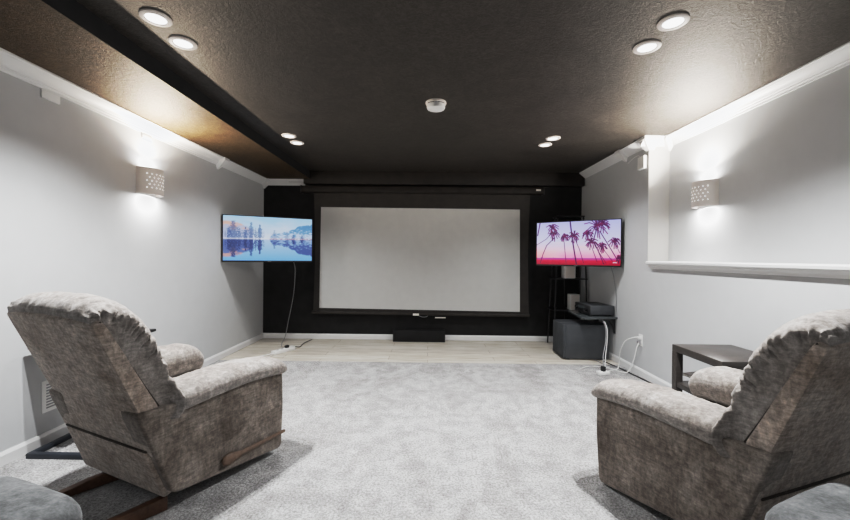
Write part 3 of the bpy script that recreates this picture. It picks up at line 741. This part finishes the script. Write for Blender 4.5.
def make_recliner(with_lever):
    root = empty('recliner', (0, 0, 0))
    F, FW, FP = M['chenille'], M['chenille_back_lit'], M['chenille_lit']
    # outer back with its side wings
    bk = [(-.066, .30), (-.088, .345), (-.135, .53), (-.298, .93), (-.268, .945), (-.245, .91), (-.056, .545), (-.03, .40), (-.03, .30)]
    o = MB(); secs = []
    base = rpoly(bk, .012, 3); cen = Vector((-.15, .6))
    for u, ins in ((-.352, .010), (-.3495, .004), (-.343, 0), (-.2, 0), (0, 0), (.2, 0), (.343, 0), (.3495, .004), (.352, .010)):
        bow = -.022 * (1 - (u / .352) ** 2)
        sec = []
        for p in base:
            q = p - (p - cen).normalized() * ins
            w = sstep(.3, .6, q.y) * (1 if q.x < -.1 else .3)
            sec.append((u, q.x + bow * w, q.y + .012 * (1 - (u / .352) ** 2) * sstep(.85, .93, q.y)))
        secs.append(sec)
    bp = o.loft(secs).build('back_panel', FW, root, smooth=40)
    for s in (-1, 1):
        MB().tube(smooth_path([(s * .3485, y, z) for y, z in ((-.272, .938), (-.250, .905), (-.205, .82), (-.15, .716), (-.10, .622), (-.052, .535))], 4), .0035, 6).build('seam_shade', M['seam_shade'], bp)  # thin dark tube imitates the shade in the crease beside the cushion
    MB().tube([(-.325, -.088, .341), (0, -.091, .341), (.325, -.088, .341)], .0055, 6).build('seam_shade', M['seam_shade'], bp)  # dark tube imitates the shaded gap above the lower panel
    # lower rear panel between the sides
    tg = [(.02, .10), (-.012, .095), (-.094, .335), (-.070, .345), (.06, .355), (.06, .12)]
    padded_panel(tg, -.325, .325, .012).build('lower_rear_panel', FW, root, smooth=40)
    # inner block under the seat (mechanism cover)
    MB().box(-.24, .24, .02, .60, .06, .30).build('base_frame', M['black'], root, bevel=.01)
    # seat and footrest
    secs = []
    for i in range(25):
        x = i / 24; v_ = -.02 + .64 * x; e = (1 - max(0, (x - .86) / .14) ** 2.4); e = max(.03, e) ** .5
        sec = []
        for q in range(32):
            a = 2 * PI * q / 32; ca, sa = math.cos(a), math.sin(a)
            ex = abs(ca) ** .5 * (1 if ca > 0 else -1); ez = abs(sa) ** .6 * (1 if sa > 0 else -1)
            sec.append((.225 * ex, v_, .365 + (.095 + .02 * sstep(.4, .9, x)) * ez * e - .0 * x))
        secs.append(sec)
    MB().loft(secs).build('seat_cushion', FP, root, smooth=70)
    secs = []
    for i in range(13):
        x = -1 + i / 6; e = max(.05, 1 - abs(x) ** 5) ** .5
        sec = []
        for q in range(28):
            a = 2 * PI * q / 28; ca, sa = math.cos(a), math.sin(a)
            ex = abs(ca) ** .7 * (1 if ca > 0 else -1); ez = abs(sa) ** .55 * (1 if sa > 0 else -1)
            sec.append((.335 * x, .655 + .034 * ex * e, .27 + .17 * ez * (.9 + .1 * e)))
        secs.append(sec)
    MB().loft(secs).build('footrest', F, root, smooth=70)
    # ruched back cushion
    NA = 150
    Fp = resample(smooth_path([Vector((*p, 0)) for p in [(-.296, .930), (-.306, .965), (-.288, 1.005), (-.240, 1.030), (-.180, 1.022), (-.106, .975), (-.046, .895), (-.002, .800), (.030, .705), (.056, .610), (.080, .545), (.070, .490), (.020, .455), (-.030, .460)]], 6), NA)
    Sp = resample(smooth_path([Vector((*p, 0)) for p in [(-.294, .930), (-.292, .932), (-.285, .933), (-.276, .932), (-.268, .930), (-.256, .918), (-.225, .860), (-.180, .775), (-.130, .680), (-.088, .600), (-.060, .545), (-.046, .505), (-.038, .480), (-.032, .462)]], 6), NA)
    nb = 120; secs = []
    for i in range(NA):
        a = i / (NA - 1); F_, S_ = Fp[i], Sp[i]; d = F_ - S_
        crease = math.exp(-((a - .68) / .030) ** 2)
        lobe = sstep(.60, .84, a)
        sec = []
        for j in range(nb + 1):
            b_ = -1 + 2 * j / nb; th = b_ * PI / 2
            sideness = sstep(.40, .60, abs(b_)) * (1 - sstep(.92, 1, abs(b_)))
            bul = math.sin(PI * sstep(.45, 1, abs(b_)))
            uu = (.338 * (abs(math.sin(th)) ** .62) + (.024 + .056 * lobe) * bul * min(1, d.length / .08)) * (1 if b_ > 0 else -1)
            hgt = max(0, math.cos(th)) ** .40
            side2 = sstep(.50, .66, abs(b_)) * (1 - sstep(.86, .98, abs(b_)))
            # gathers across the side gusset: round ridges, sharp valleys, irregular
            sd = 1 if b_ > 0 else 5
            ph = a * 46 + 2.2 * noise.noise(Vector((a * 8, sd, 1.3))) + 1.6 * abs(b_) + 1.2 * noise.noise(Vector((a * 14, b_ * 5, 8)))
            amp = .35 + 1.1 * abs(noise.noise(Vector((a * 13, sd * 2, 4))))
            g = (abs(math.sin(ph)) ** .55 - .75) * amp + .30 * (abs(math.sin(ph * 1.9 + 2)) ** .6 - .7)
            topmask = sstep(.0, .05, a) * (1 - sstep(.14, .27, a)) * (1 - sstep(.82, .95, abs(b_)))
            ph2 = uu * 42 + 2.4 * noise.noise(Vector((uu * 8, a * 5, 2)))
            g2 = (abs(math.sin(ph2)) ** .6 - .75) * (.35 + 1.2 * abs(noise.noise(Vector((uu * 9, 2, 1)))))
            lo = 1 - lobe * .90
            off = .009 * g * sideness * lo + .013 * g2 * topmask - .010 * crease * hgt
            off += .006 * noise.noise(Vector((a * 12, b_ * 6, 3))) * hgt
            nrm = d.normalized() if d.length > 1e-4 else Vector((0, 1, 0))
            p = S_ + d * hgt * (1 - .03 * (1 - math.cos(th))) + nrm * off * min(1, d.length / .06)
            crown_ = -.022 * sstep(.5, 1, abs(b_)) * math.exp(-((a - .18) / .14) ** 2)
            uu += (1 if b_ > 0 else -1) * (.034 * g) * side2 * lo * min(1, d.length / .08)
            sec.append((uu, p.x, p.y + crown_ * hgt))
        secs.append(sec)
    MB().loft(secs, cap=False, closed=False).build('back_cushion', FP, root, smooth=75)
    return root

def rails(root, ang):
    for x0 in (-.235, .235):
        g = MB(); pr = [(.0, .0), (.018, .012), (.0, .035)]
        sec = lambda y, z0, z1: [(x0 - .02, y, z0), (x0 + .02, y, z0), (x0 + .02, y, z1), (x0 - .02, y, z1)]
        g.loft([sec(-.235, .002, .030), sec(-.10, .002, .052), sec(.10, .002, .068), sec(.30, .002, .068)] if x0 < 0 else [sec(-.30, .002, .030), sec(-.15, .002, .052), sec(.11, .002, .066)])
        for p in g.v: p.rotate(Matrix.Rotation(ang, 3, 'Z'))
        g.build('base_runner', M['runner'], root, bevel=.004)
lr = make_recliner(True)
tag(lr, 'taupe recliner on the left, beside the left wall with a wooden lever on its side', 'recliner', 'taupe reclining chairs')
rr = dup(lr, (1.483, 1.54, 0), .345, -.042); rr.scale = (.99, .99, .99)
rr['label'] = 'taupe recliner on the right in front of the end table'
lr.location = (-1.48, 1.833, 0); lr.rotation_euler = (0, 0, -.408)
rails(lr, -.28); rails(rr, .28)
for root, near in ((lr, 1), (rr, -1)):
    recliner_side(root, near, False); recliner_side(root, -near, True)
g = MB(); secs = []
for v_, hz, th_ in ((.235, .006, .006), (.243, .022, .011), (.262, .031, .012), (.288, .031, .012), (.315, .022, .011), (.36, .0135, .009), (.50, .0115, .008), (.655, .010, .007), (.662, .006, .004)):
    zc = .150 - .012 * (v_ - .25) / .4
    secs.append([(.372 + .012 + th_ * math.cos(a), v_, zc + hz * math.sin(a)) for a in [2 * PI * k / 16 for k in range(16)]])
g.loft(secs).build('recline_lever', M['lever'], lr, smooth=60)
g = MB().tube([(.30, .285, .150), (.384, .285, .150)], .012, 10); g.build('lever_pivot', M['blackmetal'], lr)

# ------------------------------------------------------------------ grey armchairs in the row nearest the camera (only their front corners show)
def pillow(x0, x1, y0, y1, z0, z1, r, n=5, puff=0.0, seed=0):
    m = MB(); secs = []
    cx, cy = (x0 + x1) / 2, (y0 + y1) / 2; hx_, hy_ = (x1 - x0) / 2, (y1 - y0) / 2
    K = 64; RR = min(hx_, hy_, r * 2.2)
    def outline(ins):
        out = []
        for k in range(K):
            a = 2 * PI * k / K; ca, sa = math.cos(a), math.sin(a)
            # rounded rectangle through a superellipse
            e = 2 / 6
            out.append((cx + (hx_ - ins) * abs(ca) ** e * (1 if ca > 0 else -1), cy + (hy_ - ins) * abs(sa) ** e * (1 if sa > 0 else -1)))
        return out
    for k in range(n + 1):
        a = PI / 2 * k / n; ins = r * (1 - math.sin(a)); secs.append([(x, y, z0 + r * (1 - math.cos(a))) for x, y in outline(ins)])
    for k in range(n + 1):
        a = PI / 2 * k / n; ins = r * (1 - math.cos(a)); secs.append([(x, y, z1 - r * (1 - math.sin(a))) for x, y in outline(ins)])
    # domed top
    for k in range(1, 6):
        f = k / 6; secs.append([(cx + (x - cx) * (1 - f), cy + (y - cy) * (1 - f), z1 + puff * math.sin(f * PI / 2)) for x, y in outline(r)])
    for s in secs:
        for i, (x, y, z) in enumerate(s):
            w = noise.noise(Vector((x * 9, y * 9, seed + z * 4))) * .006
            s[i] = (x, y, z + w * sstep(z0, z1, z))
    return m.loft(secs)
def grey_chair():
    t = empty('armchair', (0, 0, 0)); m = M['greyfabric']
    pillow(-.45, .45, -.45, .36, .06, .30, .04).build('base', m, t, smooth=60)
    for s in (-1, 1):
        a, b = sorted((s * .06, s * .48))
        pillow(a, b, -.40, .42, .10, .47, .05, seed=s).build('arm', m, t, smooth=60)
        pillow(a - .02, b + .02, -.40, .46, .44, .56, .055, 5, .02, seed=s * 3).build('arm_pad', m, t, smooth=60)
    pillow(-.10, .10, -.30, .40, .28, .44, .05, 5, .015).build('seat_cushion', m, t, smooth=60)
    pillow(-.40, .40, -.52, -.28, .28, .86, .09, 5, .02).build('back_cushion', m, t, smooth=60)
    for sx in (-1, 1):
        for sy in (-.36, .28): MB().lathe([(.02, 0), (.026, .08)], (sx * .38, sy, 0), 12).build('leg', M['black'], t)
    return t
g1 = grey_chair(); tag(g1, 'grey upholstered armchair cut off by the lower left corner of the photo', 'armchair', 'grey armchairs nearest the camera')
g1.location = (-1.485, .73, 0); g1.rotation_euler = (0, 0, -.36)
g2 = dup(g1, (1.48, .77, 0), .40); g2['label'] = 'grey upholstered armchair cut off by the lower right corner of the photo'

# ------------------------------------------------------------------ lights
def lamp(name, kind, loc, energy, color=(1, 1, 1), rot=(0, 0, 0), **kw):
    l = bpy.data.lights.new(name, kind); l.energy = energy; l.color = color
    for k, v_ in kw.items(): setattr(l, k, v_)
    o = bpy.data.objects.new(name, l); COL.objects.link(o); o.location = loc; o.rotation_euler = rot
    return o
for (x, y), lab in DL:
    e = 178 if y < 3 else 55
    lamp('downlight_beam', 'SPOT', (x, y, HM - .03), e, (.985, .995, 1), spot_size=math.radians(130), spot_blend=.9, shadow_soft_size=.018)
for y in (-.4, -.17):
    for x in (-1.41, 1.235):
        lamp('downlight_beam', 'SPOT', (x, y, HM - .03), 9, (.985, .995, 1), spot_size=math.radians(130), spot_blend=.9, shadow_soft_size=.045)
for (x, y, z), sx in ((SL, 1), (SR, -1)):
    warm, bm = ((1, .86, .70), 38) if sx > 0 else ((1, .93, .84), 50)
    lamp('sconce_up', 'AREA', (x + sx * .06, y, z + .112), 3.2, (1, .985, .97), (PI, 0, 0), shape='ELLIPSE', size=.09, size_y=.18)
    lamp('sconce_up_beam', 'AREA', (x + sx * .075, y, z + .115), bm, warm, (PI, sx * .75, 0), shape='ELLIPSE', size=.06, size_y=.16, spread=math.radians(160))
    lamp('sconce_down', 'AREA', (x + sx * .06, y, z - .112), 7, (1, .985, .97), (0, 0, 0), shape='ELLIPSE', size=.09, size_y=.18)
lamp('bounce_fill', 'AREA', (0, -1.3, 2.2), 16, (.98, .99, 1), (math.radians(50), 0, 0), shape='RECTANGLE', size=3.4, size_y=1.6)  # added soft fill behind the camera, no fixture belongs to it

w = bpy.data.worlds.new('room_air'); scn.world = w; w.use_nodes = True
w.node_tree.nodes['Background'].inputs['Color'].default_value = (.05, .05, .055, 1)

# ------------------------------------------------------------------ camera
cam = bpy.data.cameras.new('camera'); cam.sensor_width = 36; cam.lens = 378 / 850 * 36; cam.clip_start = .02
co = bpy.data.objects.new('camera', cam); COL.objects.link(co)
yaw, pitch, roll = .0094, -.0073, .0096
R = Matrix.Rotation(yaw, 4, 'Z') @ Matrix.Rotation(PI / 2 + pitch, 4, 'X') @ Matrix.Rotation(roll, 4, 'Z')
co.matrix_world = Matrix.Translation((0, 0, 1.2)) @ R
scn.camera = co
scn.view_settings.view_transform = 'Standard'
scn.view_settings.look = 'None'
scn.view_settings.exposure = -.1

vs_ = scn.view_settings
vs_.use_curve_mapping = True
cmap = vs_.curve_mapping
cmap.white_level = (6, 6, 6)
cv = cmap.curves[3]
cv.points[0].location = (0, 0); cv.points[1].location = (1, 1)
for x_, y_ in ((.06, .042), (.15, .119), (.4, .405), (.7, .61), (1.2, .77), (2.6, .93)):
    cv.points.new(x_ / 6, y_)
cmap.update()
